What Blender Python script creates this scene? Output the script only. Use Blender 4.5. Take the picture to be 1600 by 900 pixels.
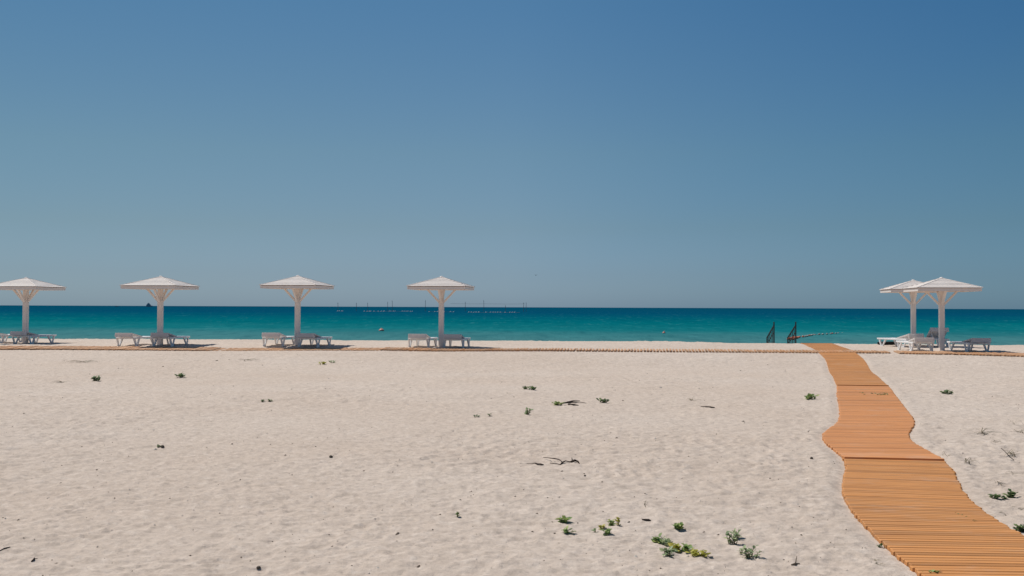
import bpy, bmesh, math, random
import numpy as np
from mathutils import Vector, Matrix

R = math.radians
S = bpy.context.scene
for o in list(bpy.data.objects):
    bpy.data.objects.remove(o)

# ------------------------------------------------------------------ camera
PW, PH, F = 1600.0, 900.0, 1650.0          # photograph size and focal length in its pixels
EYE = Vector((0, 0, 1.87))
pitch = math.atan(30.0 / F)
roll = math.atan(6.0 / PW)
fwd = Vector((0, math.cos(pitch), math.sin(pitch)))
r0 = Vector((1, 0, 0)); u0 = r0.cross(fwd)
right = r0 * math.cos(roll) + u0 * math.sin(roll)
up = right.cross(fwd)
cam = bpy.data.objects.new('camera', bpy.data.cameras.new('camera'))
S.collection.objects.link(cam)
cam.matrix_world = Matrix(((right.x, up.x, -fwd.x, EYE.x), (right.y, up.y, -fwd.y, EYE.y),
                           (right.z, up.z, -fwd.z, EYE.z), (0, 0, 0, 1)))
cam.data.sensor_width = 36; cam.data.lens = 36 * F / PW
cam.data.clip_start = 0.1; cam.data.clip_end = 2000000
S.camera = cam

# ------------------------------------------------------------------ sky, sun, exposure
SUN_AZ, SUN_EL = -50.0, 60.0               # degrees: azimuth from +Y clockwise (negative = left), elevation
w = bpy.data.worlds.new('World'); S.world = w; w.use_nodes = True
nt = w.node_tree; nt.nodes.clear()
sky = nt.nodes.new('ShaderNodeTexSky'); sky.sky_type = 'NISHITA'; sky.sun_disc = False
sky.sun_elevation = R(SUN_EL); sky.sun_rotation = R(SUN_AZ)
sky.altitude = 0; sky.air_density = 1.0; sky.dust_density = 0.6; sky.ozone_density = 2.0
bg = nt.nodes.new('ShaderNodeBackground'); bg.inputs['Strength'].default_value = 0.096
wo = nt.nodes.new('ShaderNodeOutputWorld')
# the photograph's polarised sky: deeper blue away from the sun and higher up
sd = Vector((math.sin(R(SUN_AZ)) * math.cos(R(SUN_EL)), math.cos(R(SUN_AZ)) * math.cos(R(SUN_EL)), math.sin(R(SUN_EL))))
tc = nt.nodes.new('ShaderNodeTexCoord')
def sky_ramp(fac, stops):
    x = nt.nodes.new('ShaderNodeValToRGB'); e = x.color_ramp.elements
    while len(e) < len(stops): e.new(0.5)
    for i, (p_, c_) in enumerate(stops): e[i].position = p_; e[i].color = tuple(q_ / 1.6 for q_ in c_) + (1,)
    nt.links.new(fac, x.inputs['Fac']); return x.outputs['Color']
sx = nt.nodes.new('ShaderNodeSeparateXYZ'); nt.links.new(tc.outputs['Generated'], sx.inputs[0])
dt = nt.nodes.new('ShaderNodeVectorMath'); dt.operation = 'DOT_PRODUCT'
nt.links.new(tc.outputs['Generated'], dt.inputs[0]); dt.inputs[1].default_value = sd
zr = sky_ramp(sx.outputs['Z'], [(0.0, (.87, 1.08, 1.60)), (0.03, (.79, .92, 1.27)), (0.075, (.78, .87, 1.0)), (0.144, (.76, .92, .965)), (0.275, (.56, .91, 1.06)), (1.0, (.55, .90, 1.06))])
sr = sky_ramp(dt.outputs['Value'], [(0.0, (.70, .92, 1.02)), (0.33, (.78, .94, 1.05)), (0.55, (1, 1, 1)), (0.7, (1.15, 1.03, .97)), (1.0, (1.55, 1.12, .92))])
xr = sky_ramp(sx.outputs['X'], [(0.0, (1, 1, 1)), (0.43, (.78, .88, .91))])
ab = nt.nodes.new('ShaderNodeMath'); ab.operation = 'ABSOLUTE'; nt.links.new(sx.outputs['X'], ab.inputs[0])
nt.links.new(ab.outputs[0], xr.node.inputs['Fac'])
def mulc(a, b):
    x = nt.nodes.new('ShaderNodeMix'); x.data_type = 'RGBA'; x.blend_type = 'MULTIPLY'; x.inputs[0].default_value = 1
    nt.links.new(a, x.inputs[6]); nt.links.new(b, x.inputs[7]); return x.outputs[2]
vs_ = nt.nodes.new('ShaderNodeVectorMath'); vs_.operation = 'SCALE'; vs_.inputs['Scale'].default_value = 1.6
vs2 = nt.nodes.new('ShaderNodeVectorMath'); vs2.operation = 'SCALE'; vs2.inputs['Scale'].default_value = 1.6
nt.links.new(xr, vs2.inputs[0])
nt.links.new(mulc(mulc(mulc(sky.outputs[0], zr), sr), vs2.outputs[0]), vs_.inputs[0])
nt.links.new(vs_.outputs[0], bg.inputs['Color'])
nt.links.new(bg.outputs[0], wo.inputs['Surface'])

sun = bpy.data.objects.new('sun', bpy.data.lights.new('sun', 'SUN'))
S.collection.objects.link(sun)
sun.data.energy = 4.0; sun.data.angle = R(0.53); sun.data.color = (1.0, 0.95, 0.88)
sd = Vector((math.sin(R(SUN_AZ)) * math.cos(R(SUN_EL)), math.cos(R(SUN_AZ)) * math.cos(R(SUN_EL)), math.sin(R(SUN_EL))))
sun.rotation_euler = sd.to_track_quat('Z', 'Y').to_euler()
sun.location = sd * 60

S.view_settings.view_transform = 'Standard'
S.view_settings.look = 'None'
S.view_settings.gamma = 1.0
S.view_settings.use_curve_mapping = False
S.view_settings.exposure = 0.0

# ------------------------------------------------------------------ helpers
COL = S.collection
rng = random.Random(7)

def link(o, parent=None):
    COL.objects.link(o)
    if parent: o.parent = parent
    return o

def tag(o, label=None, cat=None, group=None, kind=None):
    if label: o['label'] = label
    if cat: o['category'] = cat
    if group: o['group'] = group
    if kind: o['kind'] = kind
    return o

def empty(name, loc, rz=0.0):
    o = bpy.data.objects.new(name, None); o.empty_display_size = 0.2
    o.location = loc; o.rotation_euler = (0, 0, rz)
    return link(o)

class MB:
    """collects shapes for one mesh"""
    def __init__(s): s.v = []; s.f = []
    def raw(s, vs, fs):
        n = len(s.v); s.v += [tuple(p) for p in vs]; s.f += [tuple(i + n for i in f) for f in fs]; return s
    def hexa(s, p):      # 8 points: bottom loop 0-3, top loop 4-7
        return s.raw(p, [(3, 2, 1, 0), (4, 5, 6, 7), (0, 1, 5, 4), (1, 2, 6, 5), (2, 3, 7, 6), (3, 0, 4, 7)])
    def box(s, x0, x1, y0, y1, z0, z1):
        return s.hexa([(x0, y0, z0), (x1, y0, z0), (x1, y1, z0), (x0, y1, z0),
                       (x0, y0, z1), (x1, y0, z1), (x1, y1, z1), (x0, y1, z1)])
    def bar(s, a, b, wa, ha, wb=None, hb=None, upv=(0, 0, 1)):
        a = Vector(a); b = Vector(b); wb = wa if wb is None else wb; hb = ha if hb is None else hb
        d = (b - a).normalized(); upv = Vector(upv)
        if abs(d.dot(upv)) > 0.98: upv = Vector((0, 1, 0))
        x = d.cross(upv).normalized(); y = x.cross(d).normalized()
        P = []
        for c, ww, hh in ((a, wa, ha), (b, wb, hb)):
            P += [c - x * ww / 2 - y * hh / 2, c + x * ww / 2 - y * hh / 2, c + x * ww / 2 + y * hh / 2, c - x * ww / 2 + y * hh / 2]
        return s.hexa(P)
    def tube(s, pts, rads, n=6):
        pts = [Vector(p) for p in pts]; rings = []
        for i, p in enumerate(pts):
            d = (pts[min(i + 1, len(pts) - 1)] - pts[max(i - 1, 0)]).normalized()
            a = Vector((0, 0, 1)) if abs(d.z) < 0.9 else Vector((0, 1, 0))
            x = d.cross(a).normalized(); y = x.cross(d)
            rings.append([p + (x * math.cos(2 * math.pi * k / n) + y * math.sin(2 * math.pi * k / n)) * rads[i] for k in range(n)])
        vs = [q for r in rings for q in r]; fs = []
        for i in range(len(pts) - 1):
            for k in range(n):
                fs.append((i * n + k, i * n + (k + 1) % n, (i + 1) * n + (k + 1) % n, (i + 1) * n + k))
        fs.append(tuple(range(n))[::-1]); fs.append(tuple((len(pts) - 1) * n + k for k in range(n)))
        return s.raw(vs, fs)
    def lathe(s, prof, n=16, c=(0, 0, 0)):
        vs = []; fs = []
        for r, z in prof:
            for k in range(n):
                a = 2 * math.pi * k / n
                vs.append((c[0] + r * math.cos(a), c[1] + r * math.sin(a), c[2] + z))
        for i in range(len(prof) - 1):
            for k in range(n):
                fs.append((i * n + k, i * n + (k + 1) % n, (i + 1) * n + (k + 1) % n, (i + 1) * n + k))
        return s.raw(vs, fs)
    def mesh(s, name, mat, bevel=0, smooth=False):
        me = bpy.data.meshes.new(name)
        me.from_pydata(s.v, [], s.f)
        if bevel:
            bm = bmesh.new(); bm.from_mesh(me)
            bmesh.ops.bevel(bm, geom=list(bm.edges), offset=bevel, segments=1, affect='EDGES', profile=0.5)
            bm.to_mesh(me); bm.free()
        me.validate(); me.update()
        if smooth: me.polygons.foreach_set('use_smooth', [True] * len(me.polygons))
        if mat: me.materials.append(mat)
        return me
    def build(s, name, mat, parent=None, bevel=0, smooth=False):
        return link(bpy.data.objects.new(name, s.mesh(name, mat, bevel, smooth)), parent)

def copy_tree(o, parent=None):
    c = o.copy(); COL.objects.link(c); c.parent = parent
    for ch in list(o.children): copy_tree(ch, c)
    return c

# ---- procedural material helper
class M:
    def __init__(s, name, rough=0.6, spec=0.4):
        s.m = bpy.data.materials.new(name); s.m.use_nodes = True
        s.t = s.m.node_tree; s.b = s.t.nodes['Principled BSDF']
        s.b.inputs['Roughness'].default_value = rough
        s.b.inputs['Specular IOR Level'].default_value = spec
    def n(s, t, **k):
        x = s.t.nodes.new(t)
        for a, v in k.items(): setattr(x, a, v)
        return x
    def l(s, a, b): s.t.links.new(a, b)
    def noise(s, vec, scale, detail=3, rough=0.55):
        x = s.n('ShaderNodeTexNoise'); x.inputs['Scale'].default_value = scale
        x.inputs['Detail'].default_value = detail; x.inputs['Roughness'].default_value = rough
        if vec is not None: s.l(vec, x.inputs['Vector'])
        return x.outputs['Fac']
    def mapped(s, vec, scale):
        x = s.n('ShaderNodeMapping'); x.inputs['Scale'].default_value = scale; s.l(vec, x.inputs['Vector']); return x.outputs[0]
    def ramp(s, fac, stops):
        x = s.n('ShaderNodeValToRGB'); e = x.color_ramp.elements
        while len(e) < len(stops): e.new(0.5)
        for i, (p, c) in enumerate(stops):
            e[i].position = p; e[i].color = (c[0], c[1], c[2], 1)
        s.l(fac, x.inputs['Fac']); return x.outputs['Color']
    def mix(s, fac, a, b, mode='MIX'):
        x = s.n('ShaderNodeMix', data_type='RGBA', blend_type=mode)
        for sock, v in ((x.inputs[0], fac), (x.inputs[6], a), (x.inputs[7], b)):
            if isinstance(v, (int, float)): sock.default_value = v
            elif isinstance(v, tuple): sock.default_value = (v[0], v[1], v[2], 1)
            else: s.l(v, sock)
        return x.outputs[2]
    def math(s, op, a, b=0.0):
        x = s.n('ShaderNodeMath', operation=op)
        for i, v in ((0, a), (1, b)):
            if isinstance(v, (int, float)): x.inputs[i].default_value = v
            else: s.l(v, x.inputs[i])
        return x.outputs[0]
    def bump(s, h, strength, dist):
        x = s.n('ShaderNodeBump'); x.inputs['Strength'].default_value = strength; x.inputs['Distance'].default_value = dist
        s.l(h, x.inputs['Height']); s.l(x.outputs[0], s.b.inputs['Normal'])
    def color(s, c):
        if isinstance(c, tuple): s.b.inputs['Base Color'].default_value = (c[0], c[1], c[2], 1)
        else: s.l(c, s.b.inputs['Base Color'])
    def pos(s): return s.n('ShaderNodeNewGeometry').outputs['Position']
    def obj(s): return s.n('ShaderNodeTexCoord').outputs['Object']

def plain(name, c, c2=None, scale=8.0, rough=0.6, spec=0.4, bump=0.0):
    m = M(name, rough, spec)
    f = m.noise(m.obj(), scale, 4)
    m.color(m.ramp(f, [(0.3, c), (0.7, c2 or tuple(x * 0.85 for x in c))]))
    if bump: m.bump(f, bump, 0.01)
    return m.m

# ------------------------------------------------------------------ materials
# sand: pale warm dry sand with grey-buff drifts, fine dark and shell-white grains
m = M('sand', 0.95, 0.1)
p = m.pos()
big = m.noise(p, 0.16, 3)
mid = m.noise(p, 1.7, 4)
fine = m.noise(p, 26, 4, 0.7)
grain = m.noise(p, 130, 2, 0.7)
c = m.ramp(big, [(0.35, (0.584, 0.475, 0.393)), (0.68, (0.633, 0.538, 0.464))])
c = m.mix(m.ramp(mid, [(0.3, (0, 0, 0)), (0.75, (0.5, 0.5, 0.5))]), c, (0.516, 0.425, 0.353))
mott = m.noise(p, 8.5, 5, 0.75)
c = m.mix(m.ramp(mott, [(0.34, (0.55, 0.55, 0.55)), (0.5, (0, 0, 0))]), c, (0.405, 0.331, 0.271))
c = m.mix(m.ramp(mott, [(0.52, (0, 0, 0)), (0.68, (0.6, 0.6, 0.6))]), c, (0.737, 0.637, 0.554))
c = m.mix(m.ramp(fine, [(0.28, (0.5, 0.5, 0.5)), (0.5, (0, 0, 0))]), c, (0.369, 0.312, 0.265))
c = m.mix(m.ramp(grain, [(0.66, (0, 0, 0)), (0.78, (0.8, 0.8, 0.8))]), c, (0.761, 0.712, 0.655))
c = m.mix(m.ramp(grain, [(0.26, (0.7, 0.7, 0.7)), (0.36, (0, 0, 0))]), c, (0.246, 0.200, 0.164))
m.color(c)
m.bump(m.mix(0.35, fine, grain), 0.8, 0.025)
MAT_SAND = m.m

BEACH = 7.5                                 # degrees: the shore row is turned this much
SB, CB = math.sin(R(BEACH)), math.cos(R(BEACH))

# sea: colour follows the depth of the water (distance from the shore), waves in the normal, light and dark wave facets also painted into the colour
m = M('sea_water', 0.3, 0.0)
p = m.pos()
dot = m.n('ShaderNodeVectorMath', operation='DOT_PRODUCT'); m.l(p, dot.inputs[0]); dot.inputs[1].default_value = (SB, CB, 0)
v = dot.outputs['Value']
wob = m.noise(m.mapped(p, (0.008, 0.02, 0)), 1.0, 3)
v = m.math('MULTIPLY', v, m.math('ADD', 0.72, m.math('MULTIPLY', wob, 0.56)))
lg = m.math('DIVIDE', m.math('LOGARITHM', m.math('DIVIDE', m.math('MAXIMUM', v, 50), 50.0), 10.0), 2.0)
depth = m.ramp(lg, [(0.0, (0.12, 0.23, 0.22)), (0.14, (0.050, 0.185, 0.20)), (0.20, (0.008, 0.155, 0.175)),
                    (0.283, (0.0005, 0.125, 0.152)), (0.38, (0.0003, 0.088, 0.135)), (0.50, (0.0005, 0.062, 0.122)), (0.75, (0.0005, 0.056, 0.108))])
wv = m.noise(m.mapped(p, (0.55, 0.075, 0)), 1.0, 5, 0.72)
wv2 = m.noise(m.mapped(p, (0.045, 0.03, 0)), 1.0, 4, 0.65)
c = m.mix(m.ramp(wv2, [(0.36, (0.4, 0.4, 0.4)), (0.62, (0, 0, 0))]), depth, m.mix(0.5, depth, (0.0, 0.05, 0.08)))
c = m.mix(m.ramp(wv, [(0.30, (0.75, 0.75, 0.75)), (0.50, (0, 0, 0))]), c, m.mix(0.5, depth, (0.0, 0.06, 0.085)))
c = m.mix(m.ramp(wv, [(0.55, (0, 0, 0)), (0.76, (0.7, 0.7, 0.7))]), c, m.mix(0.5, depth, (0.08, 0.26, 0.28)))
m.color(c)
m.b.inputs['IOR'].default_value = 1.33
m.bump(m.math('ADD', wv, m.math('MULTIPLY', wv2, 2.0)), 0.5, 0.4)
MAT_SEA = m.m

# orange-stained softwood, each slat its own tone
def wood(name, a, b, dark):
    m = M(name, 0.62, 0.3)
    oi = m.n('ShaderNodeObjectInfo'); ge = m.n('ShaderNodeNewGeometry')
    rnd = m.math('FRACT', m.math('ADD', oi.outputs['Random'], ge.outputs['Random Per Island']))
    vec = m.n('ShaderNodeVectorMath', operation='ADD'); m.l(ge.outputs['Position'], vec.inputs[0])
    m.l(rnd, vec.inputs[1])
    g = m.noise(m.mapped(vec.outputs[0], (1.6, 45, 45)), 1.0, 4, 0.6)
    blot = m.noise(m.mapped(vec.outputs[0], (1.3, 6, 6)), 1.0, 3)
    c = m.ramp(rnd, [(0.0, a), (0.45, tuple((x + y) / 2 for x, y in zip(a, b))), (0.8, b), (0.93, tuple(x * .76 for x in b)), (1.0, tuple(x * .70 for x in a))])
    c = m.mix(m.ramp(g, [(0.35, (0.55, 0.55, 0.55)), (0.6, (0, 0, 0))]), c, dark)
    c = m.mix(m.ramp(blot, [(0.58, (0, 0, 0)), (0.75, (0.35, 0.35, 0.35))]), c, (0.50, 0.32, 0.18))
    dust = m.noise(ge.outputs['Position'], 1.1, 5, 0.7)
    c = m.mix(m.ramp(dust, [(0.55, (0, 0, 0)), (0.78, (0.32, 0.32, 0.32))]), c, (0.55, 0.45, 0.37))
    m.color(c); m.bump(g, 0.25, 0.004)
    return m.m
MAT_WOOD = wood('stained_slat_wood', (0.74, 0.318, 0.115), (0.645, 0.287, 0.112), (0.42, 0.165, 0.058))
MAT_WOOD_GOLD = wood('golden_stained_slat_wood', (0.70, 0.31, 0.10), (0.60, 0.275, 0.095), (0.36, 0.145, 0.045))
MAT_WOOD_B = wood('weathered_slat_wood', (0.58, 0.30, 0.14), (0.62, 0.38, 0.22), (0.32, 0.16, 0.08))

def paint(name, a, b):
    m = M(name, 0.5, 0.35)
    f = m.noise(m.pos(), 3.0, 5, 0.65); g = m.noise(m.mapped(m.obj(), (30, 4, 4)), 1.0, 3)
    c = m.ramp(f, [(0.35, a), (0.7, b)])
    c = m.mix(m.ramp(g, [(0.6, (0, 0, 0)), (0.8, (0.25, 0.25, 0.25))]), c, (0.5, 0.42, 0.36))
    m.color(c); m.bump(g, 0.15, 0.004)
    return m.m
def thin_plastic(name, a, b, scale, rough, spec):
    m = M(name, rough, spec); c = m.ramp(m.noise(m.obj(), scale, 4), [(0.3, a), (0.7, b)]); m.color(c)
    tr = m.n('ShaderNodeBsdfTranslucent'); m.l(c, tr.inputs['Color'])
    mx = m.n('ShaderNodeMixShader'); mx.inputs[0].default_value = 0.45
    m.l(m.b.outputs[0], mx.inputs[1]); m.l(tr.outputs[0], mx.inputs[2])
    m.l(mx.outputs[0], m.t.nodes['Material Output'].inputs['Surface'])
    return m.m
MAT_PAINT = paint('white_painted_timber', (0.83, 0.755, 0.70), (0.77, 0.69, 0.635))
MAT_PLASTIC = plain('white_plastic', (0.86, 0.845, 0.83), (0.80, 0.78, 0.77), 5, 0.4, 0.5)
MAT_GREYPL = thin_plastic('grey_white_plastic', (0.86, 0.83, 0.81), (0.82, 0.79, 0.77), 6, 0.5, 0.4)
MAT_IRON = plain('black_iron', (0.012, 0.014, 0.018), (0.02, 0.018, 0.018), 20, 0.5, 0.4)
MAT_BLACK = plain('black_rubber', (0.006, 0.006, 0.007), (0.012, 0.012, 0.012), 9, 0.8, 0.2)
MAT_ORANGE = plain('orange_float', (0.70, 0.16, 0.06), (0.55, 0.13, 0.06), 4, 0.5)
MAT_PINK = plain('faded_pink_float', (0.72, 0.30, 0.22), (0.60, 0.24, 0.18), 6, 0.5)
MAT_SAND_FLOAT = plain('faded_tan_float', (0.36, 0.33, 0.29), (0.32, 0.30, 0.26), 6, 0.6)
MAT_WHITEFLOAT = plain('white_float', (0.75, 0.75, 0.73), None, 6, 0.5)
MAT_STAKE = plain('hazed_stake_timber', (0.13, 0.16, 0.175), (0.16, 0.19, 0.20), 2, 0.8)  # stakes and ropes paled blue-grey, distance haze put into the colour
MAT_SHIP = plain('hazed_ship_paint', (0.26, 0.31, 0.34), (0.30, 0.34, 0.37), 0.2, 0.6)  # lightened bluish: the far ship's haze is painted into its colour
MAT_SHIPW = plain('grey_ship_paint', (0.22, 0.25, 0.28), (0.3, 0.32, 0.34), 0.2, 0.6)
MAT_BIRD = plain('grey_feather', (0.06, 0.07, 0.08), None, 20, 0.8)
MAT_DRIFT = plain('driftwood_bark', (0.028, 0.02, 0.015), (0.07, 0.05, 0.04), 30, 0.9, 0.2, 0.3)
MAT_STONE = plain('dark_stone', (0.08, 0.065, 0.05), (0.13, 0.11, 0.09), 30, 0.9, 0.2, 0.3)
MAT_STEM = plain('plant_stem', (0.13, 0.12, 0.05), (0.16, 0.11, 0.06), 40, 0.8)

def leafmat(name, a, b, c3):
    m = M(name, 0.55, 0.3)
    ge = m.n('ShaderNodeNewGeometry')
    c = m.ramp(ge.outputs['Random Per Island'], [(0.0, a), (0.55, b), (1.0, c3)])
    m.color(c)
    tr = m.n('ShaderNodeBsdfTranslucent'); m.l(c, tr.inputs['Color'])
    mx = m.n('ShaderNodeMixShader'); mx.inputs[0].default_value = 0.3
    m.l(m.b.outputs[0], mx.inputs[1]); m.l(tr.outputs[0], mx.inputs[2])
    m.l(mx.outputs[0], m.t.nodes['Material Output'].inputs['Surface'])
    return m.m
MAT_LEAF = leafmat('green_leaf', (0.148, 0.244, 0.070), (0.260, 0.365, 0.113), (0.452, 0.487, 0.174))
MAT_LEAF_GREY = leafmat('grey_green_leaf', (0.209, 0.278, 0.139), (0.313, 0.401, 0.209), (0.487, 0.540, 0.313))
MAT_LEAF_YEL = leafmat('yellow_green_leaf', (0.288, 0.302, 0.043), (0.461, 0.432, 0.065), (0.600, 0.533, 0.130))
MAT_LEAF_DARK = leafmat('dark_green_leaf', (0.070, 0.122, 0.052), (0.131, 0.200, 0.078), (0.244, 0.313, 0.122))
MAT_STRAW = leafmat('dry_straw', (0.20, 0.17, 0.10), (0.28, 0.23, 0.14), (0.13, 0.12, 0.07))
MAT_STRAW_D = leafmat('dry_dark_straw', (0.09, 0.08, 0.05), (0.14, 0.12, 0.07), (0.20, 0.17, 0.10))
MAT_DEBRIS = leafmat('plant_debris', (0.09, 0.065, 0.045), (0.18, 0.14, 0.10), (0.28, 0.22, 0.165))
MAT_SHELL = leafmat('shell_fragment', (0.62, 0.56, 0.50), (0.72, 0.68, 0.62), (0.55, 0.46, 0.38))

# ------------------------------------------------------------------ terrain as a function
def h32(ix, iy, seed):
    n = (ix.astype(np.int64) * 374761393 + iy.astype(np.int64) * 668265263 + seed * 1442695041) & 0xFFFFFFFF
    n = ((n ^ (n >> 13)) * 1274126177) & 0xFFFFFFFF
    n = ((n ^ (n >> 16)) * 2246822519) & 0xFFFFFFFF
    return ((n ^ (n >> 15)) & 0xFFFFFF) / float(0xFFFFFF)

def vn(x, y, seed):
    xi = np.floor(x); yi = np.floor(y); fx = x - xi; fy = y - yi
    fx = fx * fx * fx * (fx * (fx * 6 - 15) + 10); fy = fy * fy * fy * (fy * (fy * 6 - 15) + 10)
    a = h32(xi, yi, seed); b = h32(xi + 1, yi, seed); c = h32(xi, yi + 1, seed); d = h32(xi + 1, yi + 1, seed)
    return (a + (b - a) * fx + (c - a) * fy + (a - b - c + d) * fx * fy) * 2 - 1

def uv_of(x, y): return x * CB - y * SB, x * SB + y * CB
def xy_of(u, v): return u * CB + v * SB, -u * SB + v * CB

def sstep(t): t = np.clip(t, 0, 1); return t * t * (3 - 2 * t)

def zbase(x, y):
    u, v = uv_of(x, y)
    crest = np.interp(u, [-60, -28, -18, -6, 2, 12, 40], [44.2, 44.2, 45.6, 46.3, 46.6, 46.0, 45.6]) + 0.35 * vn(u / 2.3, u * 0 + 3.3, 5)
    z = 0.38 * sstep((v - 31.5) / 7.0)
    fall = np.clip(v - crest, 0, 14)
    z = z - 0.30 * np.maximum(fall - 0.6, 0) - 0.25 * np.minimum(fall, 0.6) ** 2
    z = z + 0.03 * vn(u / 5.0, v / 4.0, 11) * sstep((v + 20) / 20)
    return z

# walkway centre line: distance ahead -> x, from its left edge in the photograph
PATH_Y = np.array([-2.0, 3.0, 6.0, 7.5, 8.0, 8.6, 9.2, 9.8, 10.5, 11.2, 11.8, 12.4, 13.0, 13.6, 14.2, 14.9, 15.6, 16.5, 17.5, 18.5, 19.5, 20.7, 22.2, 23.6, 25.2, 27.5, 29.5, 31.3, 33.4, 34.7, 36.0, 38.0, 40.5, 43.0, 45.3, 47.5, 49.5, 51.5])
LEFT_X = np.array([2.45, 2.65, 2.74, 2.83, 2.87, 2.93, 3.02, 3.12, 3.29, 3.50, 3.75, 3.94, 4.10, 4.20, 4.26, 4.36, 4.61, 5.05, 5.45, 5.76, 6.06, 6.42, 6.85, 7.28, 7.78, 8.42, 8.98, 9.42, 9.98, 10.25, 10.46, 10.90, 11.42, 12.0, 12.45, 12.0, 11.72, 11.6])
PATH_W = 1.2
_py = np.arange(-4, 53, 0.05); _k = np.exp(-0.5 * (np.arange(-30, 31) * 0.05 / 0.46) ** 2); _k /= _k.sum()
_px = np.convolve(np.pad(np.interp(_py, PATH_Y, LEFT_X), 30, mode='edge'), _k, mode='valid')
def path_x(y): return np.interp(y, _py, _px) + PATH_W / 2

SIDE_PTS = []                                # filled below: cross walkway centre line (u, v)
def side_v(u):
    if not SIDE_PTS: return u * 0 - 999.0
    return np.interp(u, [q[0] for q in SIDE_PTS], [q[1] for q in SIDE_PTS])

def zfine(x, y):
    u, v = uv_of(x, y)
    wx = x + 0.18 * vn(x / 0.9, y / 0.9, 71); wy = y + 0.18 * vn(x / 0.9, y / 0.9, 72)
    n1 = 0.016 * vn(wx / 0.80, wy / 0.70, 21)
    a = vn(wx / 0.24, wy / 0.19, 22)
    n2 = 0.017 * (1 - np.abs(a) * 2)                       # trampled little ridges
    n3 = 0.013 * vn(wx / 0.10, wy / 0.085, 23)
    n4 = 0.007 * vn(x / 0.045, y / 0.045, 24)
    amp = 0.55 + 0.45 * vn(x / 3.5, y / 3.5, 25)
    f = n1 + (n2 + n3) * amp + n4
    e = np.abs(x - path_x(y)) - PATH_W / 2
    on = sstep(e / 0.22)
    bank = 0.012 * np.exp(-((e - 0.16) / 0.14) ** 2)
    f = f * on - 0.010 * (1 - on) + bank
    if SIDE_PTS:
        e2 = np.abs(v - side_v(u)) - 0.6
        on2 = sstep(e2 / 0.3); f = f * on2 - 0.012 * (1 - on2)
    return f

def ground(x, y):
    x = np.atleast_1d(np.asarray(x, float)); y = np.atleast_1d(np.asarray(y, float))
    return zbase(x, y) + zfine(x, y)
def gz(x, y): return float(ground(x, y)[0])
def bz(x, y): return float(zbase(np.array([float(x)]), np.array([float(y)]))[0])

SEA_Z = -0.8
def ray(px, py):
    return (fwd * F + right * (px - PW / 2) - up * (py - PH / 2)).normalized()
def at(px, py, base=False):                  # where a pixel's line of sight meets the sand
    d = ray(px, py); fn = bz if base else gz
    t = 2.0; lo = t
    while t < 70:
        q = EYE + d * t
        if q.z < fn(q.x, q.y): break
        lo = t; t *= 1.01
    hi = t
    for _ in range(14):
        mid_ = (lo + hi) / 2; q = EYE + d * mid_
        if q.z < fn(q.x, q.y): hi = mid_
        else: lo = mid_
    q = EYE + d * hi
    return Vector((q.x, q.y, fn(q.x, q.y)))
def on_sea(px, py):
    d = ray(px, py); t = (SEA_Z - EYE.z) / d.z
    return EYE + d * t
def at_depth(px, py, dist):
    d = ray(px, py); return EYE + d * (dist / d.y)

# the cross walkway's centre line, from pixels on the sand
for px, py in ((-60, 543.8), (0, 544), (100, 543.8), (250, 545), (340, 545.6), (480, 545.2), (600, 545.6), (690, 547), (850, 547), (1000, 548), (1200, 549.2), (1290, 550), (1390, 550.5), (1480, 552), (1600, 555), (1660, 556)):
    q = at(px, py, True); SIDE_PTS.append(uv_of(q.x, q.y))
SIDE_PTS.sort()

# ------------------------------------------------------------------ the setting
def grid_mesh(name, cols, rows, zf, mat, vmin):
    C, V = np.meshgrid(np.array(cols), np.array(rows))
    U = C * np.maximum(V, vmin)
    X, Y = xy_of(U, V)
    Z = zf(X.ravel(), Y.ravel(), V.ravel())
    co = np.stack([X.ravel(), Y.ravel(), Z], 1).astype(np.float32)
    nr, nc = C.shape
    i = (np.arange(nr - 1)[:, None] * nc + np.arange(nc - 1)[None, :]).ravel()
    faces = np.stack([i, i + 1, i + nc + 1, i + nc], 1).astype(np.int32)
    me = bpy.data.meshes.new(name)
    me.vertices.add(len(co)); me.vertices.foreach_set('co', co.ravel())
    me.loops.add(faces.size); me.loops.foreach_set('vertex_index', faces.ravel())
    me.polygons.add(len(faces)); me.polygons.foreach_set('loop_start', np.arange(0, faces.size, 4, dtype=np.int32))
    me.polygons.foreach_set('use_smooth', np.ones(len(faces), bool))
    me.update(calc_edges=True); me.materials.append(mat)
    return link(bpy.data.objects.new(name, me))

def geo(a, b, n): return list(np.geomspace(a, b, n))
side_l = [-x for x in geo(0.80, 40, 22)][::-1]
side_r = geo(0.47, 40, 22)
cols = side_l[:-1] + list(np.linspace(-0.80, 0.47, 760)) + side_r[1:]
rows = [-3000, -800, -200, -60, -20, -8, -3, 0] + list(np.linspace(1.0, 5.5, 10)) + geo(6, 49, 700) + list(np.linspace(49.5, 62, 14))
sand = tag(grid_mesh('sand_beach', cols, rows, lambda x, y, v: zbase(x, y) + zfine(x, y) * np.clip(1.6 - np.abs(x) / 400, 0, 1), MAT_SAND, 6.0), kind='structure')

def sea_z(x, y, v):
    fade = np.clip(1 - (v - 200) / 700, 0, 1)
    h = 0.10 * vn(x / 7.0, y / 2.6, 31) + 0.06 * vn(x / 2.2, y / 1.1, 32) + 0.03 * vn(x / 0.8, y / 0.5, 33)
    return SEA_Z + h * fade
cols = side_l[:-1] + list(np.linspace(-0.80, 0.47, 520)) + side_r[1:]
rows = list(np.linspace(46, 70, 30)) + geo(70.6, 900, 420) + geo(930, 60000, 60)
tag(grid_mesh('sea', cols, rows, sea_z, MAT_SEA, 6.0), kind='structure')

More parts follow.
